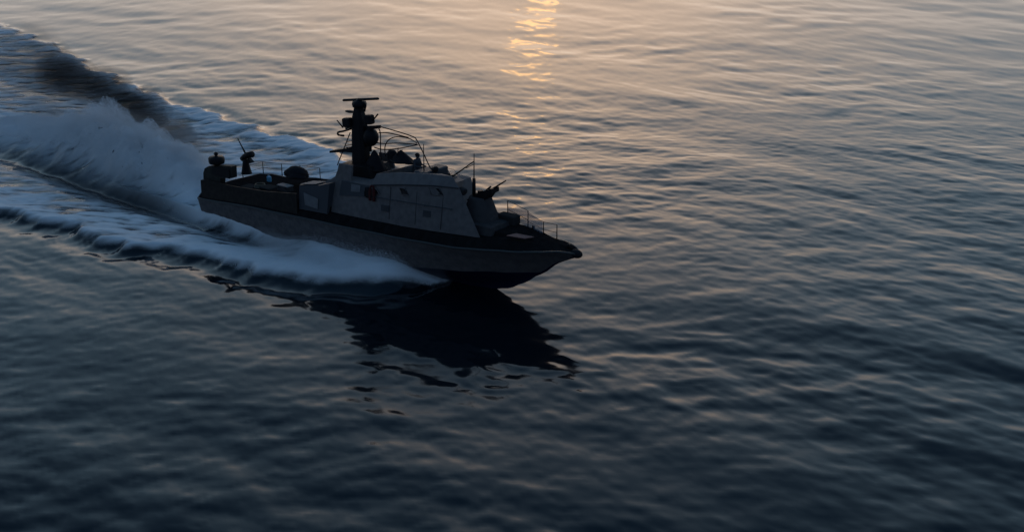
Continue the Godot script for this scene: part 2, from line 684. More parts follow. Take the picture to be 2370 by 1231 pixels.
func rail(b: Node3D, called: String, posts: Array, height: float, wires: Array) -> Node3D:
	var r := Node3D.new()
	r.name = called
	b.add_child(r, true)
	for p in posts:
		var s := begin(true)
		tube(s, [p, p + Vector3(0, height, 0)], 0.028, 0.022, 6)
		put("stanchion", s, mats.black, r)
	for f in wires:
		for k in posts.size() - 1:
			var s := begin(true)
			tube(s, [posts[k] + Vector3(0, height * f, 0), posts[k + 1] + Vector3(0, height * f, 0)], 0.013, 0.013, 5)
			put("rail_wire", s, mats.black, r)
	return r


func casing_top(x: float) -> float:
	return table([[-1.4, 2.95], [-5.0, 2.82], [-7.0, 2.68], [-9.5, 2.32], [-11.6, 2.12]], x)


func make_aft(b: Node3D) -> void:
	# raised engine casing between the side decks
	var c := begin()
	var rings := []
	for x in [-11.6, -10.5, -9.5, -8.2, -7.0, -5.0, -1.4]:
		var top := casing_top(x)
		var base := table(GUNWALE, x) + 0.2
		rings.append([Vector3(x, base, 2.32), Vector3(x, top - 0.08, 2.2), Vector3(x, top, 2.08), Vector3(x, top + 0.04, 0), Vector3(x, top, -2.08), Vector3(x, top - 0.08, -2.2), Vector3(x, base, -2.32)])
	loft(c, rings)
	put("engine_casing", c, mats.deck, b)
	# starboard bulwark, top edge climbing towards the cabin
	for sg in [1.0, -1.0]:
		var w := begin()
		var lo := []
		var hi := []
		for p in [[-11.75, 2.78], [-11.4, 2.86], [-8.7, 2.9], [-6.0, 3.05], [-3.6, 3.35]]:
			var drop := 0.0 if sg > 0.0 else 0.75
			lo.append(Vector3(p[0], table(GUNWALE, p[0]) - 0.01, 2.6 * sg))
			hi.append(Vector3(p[0], p[1] - drop, 2.56 * sg))
		for k in lo.size() - 1:
			plate(w, [lo[k], lo[k + 1], hi[k + 1], hi[k]], Vector3(0, 0, -0.08 * sg))
		put("bulwark", w, mats.brown, b)
	# casing hatches and grilles
	for q in [[-9.4, 0.9], [-7.6, 1.0], [-4.2, 0.7], [-4.3, -0.9]]:
		var h := begin()
		bevel_box(h, Vector3(q[0], casing_top(q[0]) + 0.07, q[1]), Vector3(0.9, 0.1, 0.8), 0.04)
		put("deck_hatch", h, mats.deck_light, b)
	# curved housing on the starboard quarter
	var hs := begin()
	var prof := [Vector2(-11.72, 2.05), Vector2(-11.62, 3.2), Vector2(-11.45, 3.5), Vector2(-11.1, 3.68), Vector2(-10.7, 3.76), Vector2(-9.25, 3.98), Vector2(-9.02, 3.98), Vector2(-9.05, 3.3), Vector2(-10.1, 3.12), Vector2(-10.2, 2.4), Vector2(-10.9, 2.05)]
	var near := []
	var far := []
	for p in prof:
		near.append(Vector3(p.x, p.y, 2.42))
		far.append(Vector3(p.x, p.y, 2.05))
	loft(hs, [near, far])
	var house := put("quarter_housing", hs, mats.dark_olive, b)
	var hp := begin()
	bevel_box(hp, Vector3(-9.95, 3.52, 2.46), Vector3(1.55, 0.56, 0.06), 0.02)
	put("housing_panel", hp, mats.black, house)
	var vent := begin(true)
	lathe(vent, Vector3(-10.55, 3.7, 2.22), [[0.16, 0.0], [0.16, 0.16], [0.42, 0.20], [0.46, 0.30], [0.46, 0.52], [0.40, 0.60], [0.08, 0.62], [0.07, 0.66], [0.12, 0.72], [0.12, 0.82], [0.0, 0.88]], Vector3.UP, 16)
	put("mushroom_vent", vent, mats.black, b)
	# rails round the transom and port quarter
	rail(b, "stern_rail", [Vector3(-11.9, 2.1, -0.7), Vector3(-11.95, 2.08, -2.35), Vector3(-10.4, 2.15, -2.5)], 0.75, [1.0, 0.5])
	rail(b, "port_rail", [Vector3(-10.35, 2.2, -2.45), Vector3(-8.7, 2.35, -2.45), Vector3(-7.0, 2.45, -2.45)], 0.74, [1.0])
	# locker beside the cabin
	var lk := begin()
	plate(lk, [Vector3(-3.62, 2.45, 2.42), Vector3(-1.45, 2.55, 2.42), Vector3(-1.25, 4.25, 2.3), Vector3(-2.0, 4.02, 2.32), Vector3(-3.55, 3.78, 2.34)], Vector3(0, 0, -0.95))
	var locker := put("side_locker", lk, mats.dark_grey, b)
	var lp := begin()
	plate(lp, [Vector3(-3.1, 2.78, 2.45), Vector3(-2.12, 2.72, 2.45), Vector3(-2.08, 3.28, 2.425), Vector3(-3.18, 3.44, 2.41)], Vector3(0, 0, -0.04))
	put("locker_door", lp, mats.light_grey, locker)
	var lt := begin()
	plate(lt, [Vector3(-3.5, 3.83, 2.32), Vector3(-2.3, 4.02, 2.32), Vector3(-2.2, 4.02, 1.55), Vector3(-3.4, 3.83, 1.45)], Vector3(0, 0.03, 0))
	put("locker_lid", lt, mats.light_grey, locker)


func mirrored(half: Array) -> Array:
	var ring := half.duplicate()
	for k in range(half.size() - 1, -1, -1):
		var p: Vector3 = half[k]
		ring.append(Vector3(p.x, p.y, -p.z))
	return ring


func side_point(x: float, y: float, out: float) -> Vector3:
	# a point on (or a little off) the starboard side of the wheelhouse
	var k := clampf((y - 2.75) / 2.2, 0.0, 1.0)
	var lo := table([[8.25, 1.42], [5.5, 1.9], [3.75, 2.06], [1.35, 2.15]], x)
	var hi := table([[6.85, 1.27], [5.36, 1.6], [3.75, 1.76], [1.35, 1.84]], x)
	return Vector3(x, y, lerpf(lo, hi, k) + out)


func make_cabin(b: Node3D) -> void:
	# aft house below the mast
	var a := begin()
	loft(a, [mirrored([Vector3(-1.5, 2.45, 2.16), Vector3(1.35, 2.6, 2.15)]), mirrored([Vector3(-1.38, 4.38, 1.84), Vector3(1.35, 4.46, 1.84)])])
	put("aft_house", a, mats.cabin, b)
	# raked wings either side of the mast
	for sg in [1.0, -1.0]:
		var w := begin()
		plate(w, [Vector3(-2.15, 4.12, 1.72 * sg), Vector3(-1.75, 4.26, 1.70 * sg), Vector3(-1.42, 4.48, 1.68 * sg), Vector3(-1.26, 4.82, 1.65 * sg), Vector3(-1.18, 5.2, 1.6 * sg), Vector3(-0.22, 5.22, 1.6 * sg), Vector3(-0.22, 4.36, 1.74 * sg), Vector3(-1.3, 4.1, 1.76 * sg), Vector3(-2.1, 4.0, 1.76 * sg)], Vector3(0, 0, -0.12 * sg))
		put("bridge_wing", w, mats.cabin, b)
	# forward house: sides up to the knuckle, then the bridge coaming and its well
	var f := begin()
	var r0 := [Vector3(1.35, 2.6, 2.15), Vector3(3.75, 2.75, 2.06), Vector3(5.5, 2.8, 1.9), Vector3(8.25, 2.85, 1.42), Vector3(6.1, 2.85, 1.1)]
	var r1 := [Vector3(1.35, 4.48, 1.84), Vector3(3.75, 4.87, 1.76), Vector3(5.36, 5.06, 1.6), Vector3(6.85, 5.1, 1.27), Vector3(6.0, 5.1, 1.0)]
	var r2 := [Vector3(1.42, 5.02, 1.46), Vector3(2.86, 5.3, 1.4), Vector3(5.0, 5.52, 1.22), Vector3(6.28, 5.56, 1.1), Vector3(5.9, 5.52, 0.9)]
	var r3 := [Vector3(1.5, 5.02, 1.36), Vector3(2.86, 5.3, 1.3), Vector3(4.95, 5.52, 1.12), Vector3(5.2, 5.52, 0.98), Vector3(5.3, 5.5, 0.8)]
	var r4 := [Vector3(1.5, 4.1, 1.4), Vector3(2.86, 4.1, 1.34), Vector3(4.9, 4.1, 1.16), Vector3(5.15, 4.1, 1.0), Vector3(5.25, 4.1, 0.8)]
	var hoops := []
	for r in [r0, r1, r2, r3, r4]:
		var hoop := mirrored(r)
		var lid: float = [9.0, 4.78, 4.92, 4.92, 9.0][hoops.size()]
		var stop: float = [6.1, 5.3, 4.95, 4.7, 4.6][hoops.size()]
		for k in range(5, 10):   # no gun shield on the port side, and a lower coaming
			hoop[k].x = minf(hoop[k].x, stop - 0.03 * k + 0.15)
			hoop[k].y = minf(hoop[k].y, lid)
		hoops.append(hoop)
	loft(f, hoops)
	put("wheelhouse", f, mats.cabin, b)
	# side door of the aft house
	var fr := begin()
	var slant := func(x: float, y: float, o: float) -> Vector3: return Vector3(x, y, 2.15 - 0.165 * (y - 2.6) + o)
	plate(fr, [slant.call(-0.85, 3.6, 0.03), slant.call(1.2, 3.85, 0.03), slant.call(1.2, 4.42, 0.03), slant.call(-0.75, 4.4, 0.03)], Vector3(0, 0, -0.05))
	var door := put("hatch_recess", fr, mats.dark_grey, b)
	var dw := begin()
	plate(dw, [slant.call(0.0, 3.95, 0.06), slant.call(0.66, 4.02, 0.06), slant.call(0.66, 4.36, 0.06), slant.call(0.0, 4.34, 0.06)], Vector3(0, 0, -0.03))
	put("door_panel", dw, mats.light_grey, door)
	# wheelhouse side windows and small ports
	for q in [[5.35, 4.62, 0.66, 0.38], [3.55, 4.36, 0.40, 0.34], [1.75, 4.12, 0.30, 0.26]]:
		var x: float = q[0]
		var y: float = q[1]
		var inner := []
		var outer := []
		for o in [[0.0, 0.0], [q[2], 0.03], [q[2] - 0.26, q[3]], [-0.20, q[3] - 0.03]]:
			inner.append(side_point(x + o[0], y + o[1], 0.015))
			outer.append(o)
		var gl := begin()
		plate(gl, inner, Vector3(0, 0, -0.02))
		var win := put("side_window", gl, mats.glass_dark, b)
		var fr2 := begin(true)
		var loop := []
		for p in inner:
			loop.append(p + Vector3(0, 0, 0.015))
		loop.append(loop[0])
		tube(fr2, loop, 0.028, 0.028, 6)
		put("window_frame", fr2, mats.cabin, win)
	# ledge under the coaming and vertical stiffener
	var lg := begin()
	tube(lg, [Vector3(1.4, 4.5, 1.86), Vector3(3.75, 4.88, 1.78), Vector3(5.36, 5.07, 1.62), Vector3(6.8, 5.1, 1.29)], 0.035, 0.035, 6)
	put("knuckle_moulding", lg, mats.grey, b)
	# windscreen on the coaming
	var rim0 := Vector3(6.0, 5.56, 0.92)
	var rim1 := Vector3(4.85, 4.95, -0.95)
	var lean := Vector3(-0.22, 0.30, 0.0)
	for k in 3:
		var gl := begin()
		var pa := rim0.lerp(rim1, k / 3.0 + 0.01)
		var pb := rim0.lerp(rim1, (k + 1) / 3.0 - 0.01)
		plate(gl, [pa, pb, pb + lean, pa + lean], Vector3(0.010, 0.010, 0))
		put("windscreen_pane", gl, mats.glass, b)
	var wf := begin(true)
	tube(wf, [rim0, rim0 + lean, rim1 + lean, rim1], 0.014, 0.014, 6)
	put("windscreen_frame", wf, mats.dark_grey, b)
	# handrail, plate seams, vents and a ladder on the starboard side
	var hr := begin(true)
	tube(hr, [side_point(1.6, 3.95, 0.08), side_point(3.4, 4.02, 0.08), side_point(5.2, 4.05, 0.08), side_point(6.6, 4.05, 0.08)], 0.02, 0.02, 6)
	for x in [1.7, 3.3, 5.0, 6.5]:
		tube(hr, [side_point(x, 3.98, 0.0), side_point(x, 3.98, 0.08)], 0.015, 0.015, 5)
	put("handrail", hr, mats.dark_grey, b)
	for x in [2.75, 4.45, 6.0]:
		var sm := begin(true)
		tube(sm, [side_point(x, 2.95, 0.0), side_point(x, 3.8, 0.0), side_point(x, 4.62, 0.0)], 0.016, 0.016, 5)
		put("plate_seam", sm, mats.grey, b)
	for q in [[2.2, 3.3], [4.9, 3.45]]:
		var vt := begin()
		plate(vt, [side_point(q[0], q[1], 0.03), side_point(q[0] + 0.5, q[1] + 0.02, 0.03), side_point(q[0] + 0.5, q[1] + 0.34, 0.03), side_point(q[0], q[1] + 0.32, 0.03)], Vector3(0, 0, -0.05))
		var grille := put("vent_grille", vt, mats.dark_grey, b)
		for k in 4:
			var sl2 := begin()
			plate(sl2, [side_point(q[0] + 0.04, q[1] + 0.05 + 0.07 * k, 0.05), side_point(q[0] + 0.46, q[1] + 0.06 + 0.07 * k, 0.05), side_point(q[0] + 0.46, q[1] + 0.09 + 0.07 * k, 0.035), side_point(q[0] + 0.04, q[1] + 0.08 + 0.07 * k, 0.035)], Vector3(0, 0, -0.02))
			put("louvre", sl2, mats.grey, grille)
	# bridge console, horn and searchlight
	var cs := begin()
	bevel_box(cs, Vector3(3.9, 4.75, 0.0), Vector3(0.8, 1.3, 1.9), 0.06)
	put("bridge_console", cs, mats.dark_grey, b)
	var sl := begin(true)
	lathe(sl, Vector3(4.25, 5.42, 0.1), [[0.05, -0.14], [0.13, -0.12], [0.16, 0.05], [0.16, 0.12], [0.13, 0.14], [0.0, 0.14]], Vector3(1, 0.05, 0.1).normalized(), 14)
	tube(sl, [Vector3(4.2, 5.3, 0.1), Vector3(4.2, 5.45, 0.1)], 0.03)
	put("searchlight", sl, mats.black, b)
	# forward step, gun tub, spotlight, locker
	var stp := begin()
	loft(stp, [mirrored([Vector3(5.8, 2.6, 1.35), Vector3(8.7, 2.7, 1.12)]), mirrored([Vector3(5.8, 3.45, 1.3), Vector3(8.6, 3.3, 1.05)])])
	put("forward_step", stp, mats.grey, b)
	var tub := begin(true)
	lathe(tub, Vector3(7.15, 3.0, 0.0), [[1.0, 0.0], [1.0, 0.2], [0.78, 0.85], [0.58, 1.4], [0.56, 1.46], [0.0, 1.46]], Vector3.UP, 20)
	put("gun_tub", tub, mats.grey, b)
	var sp := begin(true)
	lathe(sp, Vector3(6.23, 4.66, 0.30), [[0.05, -0.2], [0.16, -0.14], [0.2, 0.05], [0.2, 0.16], [0.17, 0.18], [0.0, 0.18]], Vector3(0.9, -0.35, 0.2).normalized(), 14)
	tube(sp, [Vector3(6.23, 4.66, 0.30) + Vector3(-0.05, -0.1, 0), Vector3(6.10, 3.98, 0.30)], 0.05)
	put("spotlight", sp, mats.grey, b)


func make_mast(b: Node3D) -> void:
	var base := begin()
	loft(base, [mirrored([Vector3(-1.7, 4.15, 0.9), Vector3(0.5, 4.3, 0.85)]), mirrored([Vector3(-1.95, 4.9, 0.85), Vector3(0.15, 5.0, 0.8)])])
	put("mast_base", base, mats.black, b)
	var m := begin()
	var rings := []
	for q in [[4.3, -1.1, 0.52, 0.36], [6.2, -1.1, 0.46, 0.32], [7.35, -1.1, 0.40, 0.28], [7.75, -1.1, 0.27, 0.24], [7.95, -1.08, 0.24, 0.22]]:
		var x: float = q[1]
		var hx: float = q[2]
		var hz: float = q[3]
		rings.append([Vector3(x - hx, q[0], hz * 0.6), Vector3(x - hx * 0.6, q[0], hz), Vector3(x + hx * 0.6, q[0], hz), Vector3(x + hx, q[0], hz * 0.6), Vector3(x + hx, q[0], -hz * 0.6), Vector3(x + hx * 0.6, q[0], -hz), Vector3(x - hx * 0.6, q[0], -hz), Vector3(x - hx, q[0], -hz * 0.6)])
	loft(m, rings)
	var mast := put("mast", m, mats.black, b)
	mast.set_meta("label", "thick black mast carrying radar bar and aerials")
	# radar
	var g := begin(true)
	lathe(g, Vector3(-1.04, 7.93, 0), [[0.26, 0.0], [0.36, 0.06], [0.40, 0.22], [0.36, 0.36], [0.16, 0.40], [0.10, 0.52], [0.0, 0.52]], Vector3.UP, 16)
	put("radar_gearbox", g, mats.black, mast)
	var sc := begin()
	var dir := (Vector3(0.40, 8.60, 0.00) - Vector3(-2.26, 8.20, 0.00)).normalized()
	bevel_box(sc, (Vector3(0.40, 8.60, 0.00) + Vector3(-2.26, 8.20, 0.00)) / 2.0, Vector3(2.72, 0.13, 0.16), 0.05, Basis(dir, dir.cross(Vector3(0, 0, 1)).normalized() * -1.0, Vector3(0, 0, 1)))
	put("radar_scanner", sc, mats.black, mast)
	var br := begin(true)
	tube(br, curve([Vector3(-0.69, 8.24, 0.00), Vector3(-0.57, 8.12, 0.00), Vector3(-0.64, 7.93, 0.00), Vector3(-0.68, 7.78, 0.00)]), 0.05)
	put("radar_bracket", br, mats.black, mast)
	var nd := begin(true)
	ball(nd, Vector3(-1.75, 7.65, 0.00), Vector3(0.36, 0.07, 0.2))
	put("antenna_disc", nd, mats.black, mast)
	# crossarms, boxes, aerials
	var ca := begin()
	tube(ca, [Vector3(-2.14, 6.67, 0.00), Vector3(0.44, 7.14, 0.00)], 0.07, 0.06)
	put("crossarm", ca, mats.black, mast)
	for q in [[Vector3(-1.68, 7.12, 0.30), Vector3(0.55, 0.5, 0.4)], [Vector3(-0.16, 7.46, 0.20), Vector3(0.5, 0.5, 0.4)], [Vector3(-1.84, 6.85, -0.20), Vector3(0.5, 0.3, 0.3)]]:
		var bxs := begin()
		bevel_box(bxs, q[0], q[1], 0.06, Basis(Vector3(0, 0, 1), 0.12))
		put("antenna_box", bxs, mats.black, mast)
	for q in [[Vector3(-2.49, 7.13, 0.30), Vector3(-2.06, 6.79, 0.30)], [Vector3(0.02, 7.35, 0.20), Vector3(0.48, 7.82, 0.20)]]:
		var wa := begin(true)
		tube(wa, [q[1], q[0]], 0.045, 0.03, 6)
		put("stub_aerial", wa, mats.black, mast)
	var hk := begin(true)
	tube(hk, curve([Vector3(-1.55, 6.77, 0.20), Vector3(-2.11, 6.57, 0.20), Vector3(-2.55, 6.44, 0.20), Vector3(-2.53, 6.30, 0.20), Vector3(-2.13, 6.31, 0.20)]), 0.05, 0.06)
	put("horn_bracket", hk, mats.black, mast)
	var ar := begin(true)
	tube(ar, [Vector3(-1.42, 6.70, 0.00), Vector3(0.44, 7.09, 0.00)], 0.10, 0.06)
	put("yard", ar, mats.black, mast)
	# raked platform aft and forward dome
	var pf := begin()
	plate(pf, [Vector3(-3.20, 5.33, 0.30), Vector3(-3.21, 5.21, 0.30), Vector3(-1.93, 5.45, 0.30), Vector3(-1.21, 5.50, 0.30), Vector3(-1.18, 5.94, 0.30), Vector3(-1.91, 5.66, 0.30)], Vector3(0, 0, -0.7))
	put("aerial_platform", pf, mats.black, mast)
	var dm := begin(true)
	ball(dm, Vector3(-0.29, 6.45, 0.00), Vector3(0.42, 0.5, 0.42))
	put("radome", dm, mats.black, mast)
	var dp := begin(true)
	tube(dp, [Vector3(-0.34, 6.14, 0.00), Vector3(-0.37, 5.66, 0.00)], 0.07)
	tube(dp, [Vector3(-0.74, 5.90, 0.00), Vector3(0.01, 6.14, 0.00)], 0.06)
	put("radome_bracket", dp, mats.black, mast)
	var ld := begin(true)
	tube(ld, [Vector3(-1.32, 6.66, 0.50), Vector3(-2.03, 4.83, 0.90)], 0.03, 0.03, 6)
	put("mast_stay", ld, mats.black, mast)
	for q in [[Vector3(-1.75, 6.07, 0.40), Vector3(-1.70, 6.04, 0.00)], [Vector3(-1.80, 5.86, 0.50), Vector3(-1.71, 5.85, 0.00)], [Vector3(-1.71, 5.78, 0.50), Vector3(-1.72, 5.63, 0.00)]]:
		var rg := begin(true)
		tube(rg, [q[0], q[1]], 0.025, 0.025, 6)
		put("mast_rung", rg, mats.black, mast)
	# canopy frame over the bridge
	for pts in [
		[Vector3(0.77, 7.22, 0.35), Vector3(1.29, 7.18, 0.35), Vector3(2.14, 7.11, 0.35), Vector3(3.03, 7.00, 0.35), Vector3(3.29, 6.86, 0.35), Vector3(3.73, 6.22, 0.35), Vector3(4.09, 5.64, 0.35), Vector3(4.37, 5.34, 0.35)],
		[Vector3(-0.09, 6.64, -0.40), Vector3(0.51, 6.72, -0.40), Vector3(1.28, 6.71, -0.40), Vector3(2.04, 6.68, -0.40)],
		[Vector3(0.25, 5.37, -0.50), Vector3(0.21, 5.77, -0.50), Vector3(0.35, 6.14, -0.50), Vector3(0.71, 6.43, -0.50), Vector3(1.34, 6.61, -0.50), Vector3(2.10, 6.58, -0.50), Vector3(3.28, 6.70, 0.35)],
		[Vector3(0.01, 6.19, 0.00), Vector3(0.70, 6.24, 0.00), Vector3(1.88, 6.45, 0.10), Vector3(3.28, 6.63, 0.35)],
		[Vector3(-0.07, 5.92, 0.00), Vector3(0.37, 5.89, 0.00), Vector3(0.84, 5.94, 0.00), Vector3(1.87, 6.17, 0.10), Vector3(3.34, 6.62, 0.35)],
		[Vector3(0.40, 7.06, 0.10), Vector3(0.51, 6.75, 0.10), Vector3(0.47, 5.92, 0.10), Vector3(0.50, 5.34, 0.10)],
	]:
		var t := begin(true)
		tube(t, curve(pts, 4), 0.03, 0.03, 6)
		put("canopy_bow", t, mats.black, b)
	for q in [[Vector3(3.97, 6.80, 0.60), Vector3(3.95, 5.38, 0.60)], [Vector3(1.25, 6.08, 0.30), Vector3(1.23, 5.61, 0.30)], [Vector3(1.93, 6.25, 0.30), Vector3(1.88, 5.82, 0.30)], [Vector3(1.65, 5.99, -0.30), Vector3(1.66, 5.62, -0.30)]]:
		var wh := begin(true)
		tube(wh, [q[1], q[0]], 0.03, 0.02, 6)
		put("whip_aerial", wh, mats.black, b)


func make_bow(b: Node3D) -> void:
	# trunk on the foredeck
	var t := begin()
	loft(t, [mirrored([Vector3(8.7, 2.75, 0.95), Vector3(10.9, 2.85, 0.5)]), mirrored([Vector3(8.75, 3.12, 0.85), Vector3(10.7, 3.0, 0.42)])])
	put("foredeck_trunk", t, mats.deck, b)
	var bx := begin()
	bevel_box(bx, Vector3(8.35, 3.3, -0.75), Vector3(1.1, 0.5, 0.6), 0.05)
	put("foredeck_locker", bx, mats.deck_light, b)
	var hp := begin()
	plate(hp, [Vector3(9.63, 3.13, 1.10), Vector3(10.60, 3.11, 0.90), Vector3(10.93, 3.18, 0.60), Vector3(9.93, 3.19, 0.70)], Vector3(0, 0.03, 0))
	var hatch := put("foredeck_hatch", hp, mats.pale_red, b)
	hatch.set_meta("label", "small pale red and grey hatch cover on the foredeck edge")
	rail(b, "bow_rail", [Vector3(7.88, 3.11, -1.30), Vector3(9.28, 2.84, -1.15)], 0.95, [1.0, 0.5])
	rail(b, "bow_rail", [Vector3(9.28, 2.84, -1.15), Vector3(10.56, 2.79, -0.70), Vector3(11.75, 2.99, -0.15)], 0.78, [1.0, 0.5])
	var net := begin()
	plate(net, [Vector3(7.88, 3.73, -1.30), Vector3(9.27, 3.77, -1.15), Vector3(9.28, 2.93, -1.15), Vector3(7.88, 3.23, -1.30)], Vector3(0, 0, 0.006))
	plate(net, [Vector3(9.27, 3.77, -1.15), Vector3(10.50, 3.54, -0.70), Vector3(10.51, 2.85, -0.70), Vector3(9.28, 2.88, -1.15)], Vector3(0, 0, 0.006))
	put("rail_screen", net, mats.netting, b)
	var pf := begin()
	bevel_box(pf, Vector3(9.73, 3.01, -1.00), Vector3(0.18, 0.26, 0.05), 0.02)
	put("fairlead_plate", pf, mats.black, b)
	# aerial base with whip, and its brace
	var ab := begin(true)
	tube(ab, [Vector3(6.74, 4.48, 0.00), Vector3(6.75, 5.31, 0.00)], 0.10, 0.085, 10)
	put("aerial_base", ab, mats.black, b)
	var wh := begin(true)
	tube(wh, [Vector3(6.75, 5.31, 0.00), Vector3(6.78, 6.60, 0.00)], 0.032, 0.02, 6)
	put("whip_aerial", wh, mats.black, b)
	var bc := begin(true)
	tube(bc, [Vector3(5.57, 5.27, 0.30), Vector3(6.74, 6.18, 0.00)], 0.045, 0.03, 6)
	tube(bc, [Vector3(6.32, 5.80, 0.10), Vector3(6.74, 6.04, 0.00)], 0.02, 0.02, 6)
	put("aerial_brace", bc, mats.black, b)


# ---------------------------------------------------------------- things aboard
func make_guns() -> void:
	var at := Vector3(7.15, 4.46, 0.0)
	var g := thing("deck_gun", "black heavy gun in a tub ahead of the wheelhouse, barrel raised to the right", "gun", at)
	var s := begin()
	lathe(s, Vector3.ZERO, [[0.3, 0.0], [0.28, 0.12], [0.14, 0.16], [0.14, 0.3], [0.0, 0.3]], Vector3.UP, 14)
	put("pedestal", s, mats.black, g)
	s = begin()
	plate(s, [Vector3(6.50, 4.23, 0.30) - at, Vector3(7.07, 4.62, 0.30) - at, Vector3(7.73, 4.94, 0.30) - at, Vector3(8.11, 5.05, 0.30) - at, Vector3(8.11, 4.82, 0.30) - at, Vector3(7.89, 4.70, 0.30) - at, Vector3(7.61, 4.34, 0.30) - at, Vector3(6.84, 4.11, 0.30) - at], Vector3(0, 0, -0.6))
	put("receiver", s, mats.black, g)
	s = begin(true)
	tube(s, [Vector3(7.66, 4.79, 0.00) - at, Vector3(8.21, 5.15, 0.00) - at, Vector3(8.77, 5.53, 0.00) - at], 0.06, 0.03)
	put("barrel", s, mats.black, g)
	s = begin(true)
	tube(s, [Vector3(7.63, 4.87, 0.10) - at, Vector3(7.90, 5.10, 0.10) - at], 0.06, 0.05)
	put("sight", s, mats.black, g)
	s = begin()
	bevel_box(s, Vector3(7.91, 4.80, 0.15) - at, Vector3(0.26, 0.22, 0.2), 0.04)
	put("ammunition_box", s, mats.black, g)

	at = Vector3(-11.29, 2.58, -0.50)
	at.y = 2.6
	g = thing("machine_gun", "covered machine gun on a post at the stern, barrel pointing up to the left", "gun", at)
	s = begin(true)
	lathe(s, Vector3.ZERO, [[0.34, 0.0], [0.30, 0.1], [0.22, 0.5], [0.17, 0.85], [0.0, 0.95]], Vector3.UP, 14)
	put("pedestal", s, mats.black, g)
	s = begin(true)
	tube(s, [Vector3(-11.57, 3.44, -0.50) - at, Vector3(-11.32, 3.64, -0.50) - at, Vector3(-11.07, 3.78, -0.50) - at, Vector3(-10.63, 3.87, -0.50) - at], 0.17, 0.19, 12)
	put("receiver_cover", s, mats.black, g)
	s = begin(true)
	tube(s, [Vector3(-11.22, 3.79, -0.50) - at, Vector3(-11.85, 4.67, -0.50) - at], 0.055, 0.025, 8)
	put("barrel", s, mats.black, g)
	s = begin()
	plate(s, [Vector3(-11.01, 3.63, -0.40) - at, Vector3(-10.65, 3.36, -0.40) - at, Vector3(-10.93, 3.27, -0.40) - at], Vector3(0, 0, -0.25))
	put("shoulder_rest", s, mats.black, g)


func make_covers() -> void:
	# pointed canvas covers over bridge instruments
	for q in [
		[Vector3(-0.08, 4.66, 0.00), 0.62, 1.12, 0.25, "tall black canvas cover over gear just right of the mast", 3],
		[Vector3(1.83, 5.43, 0.00), 0.52, 0.62, 0.95, "low pointed canvas cover on the bridge beside the helmeted crewman", 5],
		[Vector3(1.02, 5.26, -0.20), 0.26, 0.62, 0.2, "blocky dark canvas cover between the two pointed covers on the bridge", 7],
		[Vector3(-6.35, 3.32, 0.00), 0.62, 0.62, 0.5, "dark canvas covered bundle on the aft deck behind the cabin", 9],
	]:
		var at: Vector3 = q[0]
		var c := thing("canvas_cover", q[4], "cover", at)
		var s := begin(true)
		var rings := []
		var wob := noise(q[5], 0.9, 2)
		for k in 9:
			var f := k / 8.0
			var ring := []
			for i in 20:
				var a := TAU * i / 20.0
				var r: float = q[1] * (pow(1.0 - f, 0.75) if q[5] != 7 else (1.0 if f < 0.8 else 1.0 - (f - 0.8) * 2.0))
				if q[5] == 9:
					r = q[1] * sqrt(maxf(0.0, 1.0 - f * f))
				r = maxf(r, 0.03) * (1.0 + 0.10 * sin(a * 5.0 + f * 2.0) * (1.0 - f) + 0.22 * wob.get_noise_3d(cos(a), sin(a), f * 2.0))
				ring.append(Vector3(cos(a) * r * (1.15 + q[3] * 0.3) + q[3] * 0.25 * (1.0 - f) * 0.5, f * q[2], sin(a) * r * 0.85))
			rings.append(ring)
		loft(s, rings)
		put("canvas", s, mats.canvas, c)
		var rp := begin(true)
		var ring2 := []
		for i in 21:
			var a := TAU * i / 20.0
			ring2.append(Vector3(cos(a) * q[1] * 1.12, q[2] * 0.12, sin(a) * q[1] * 0.95))
		tube(rp, ring2, 0.02, 0.02, 5)
		put("lashing", rp, mats.rope, c)


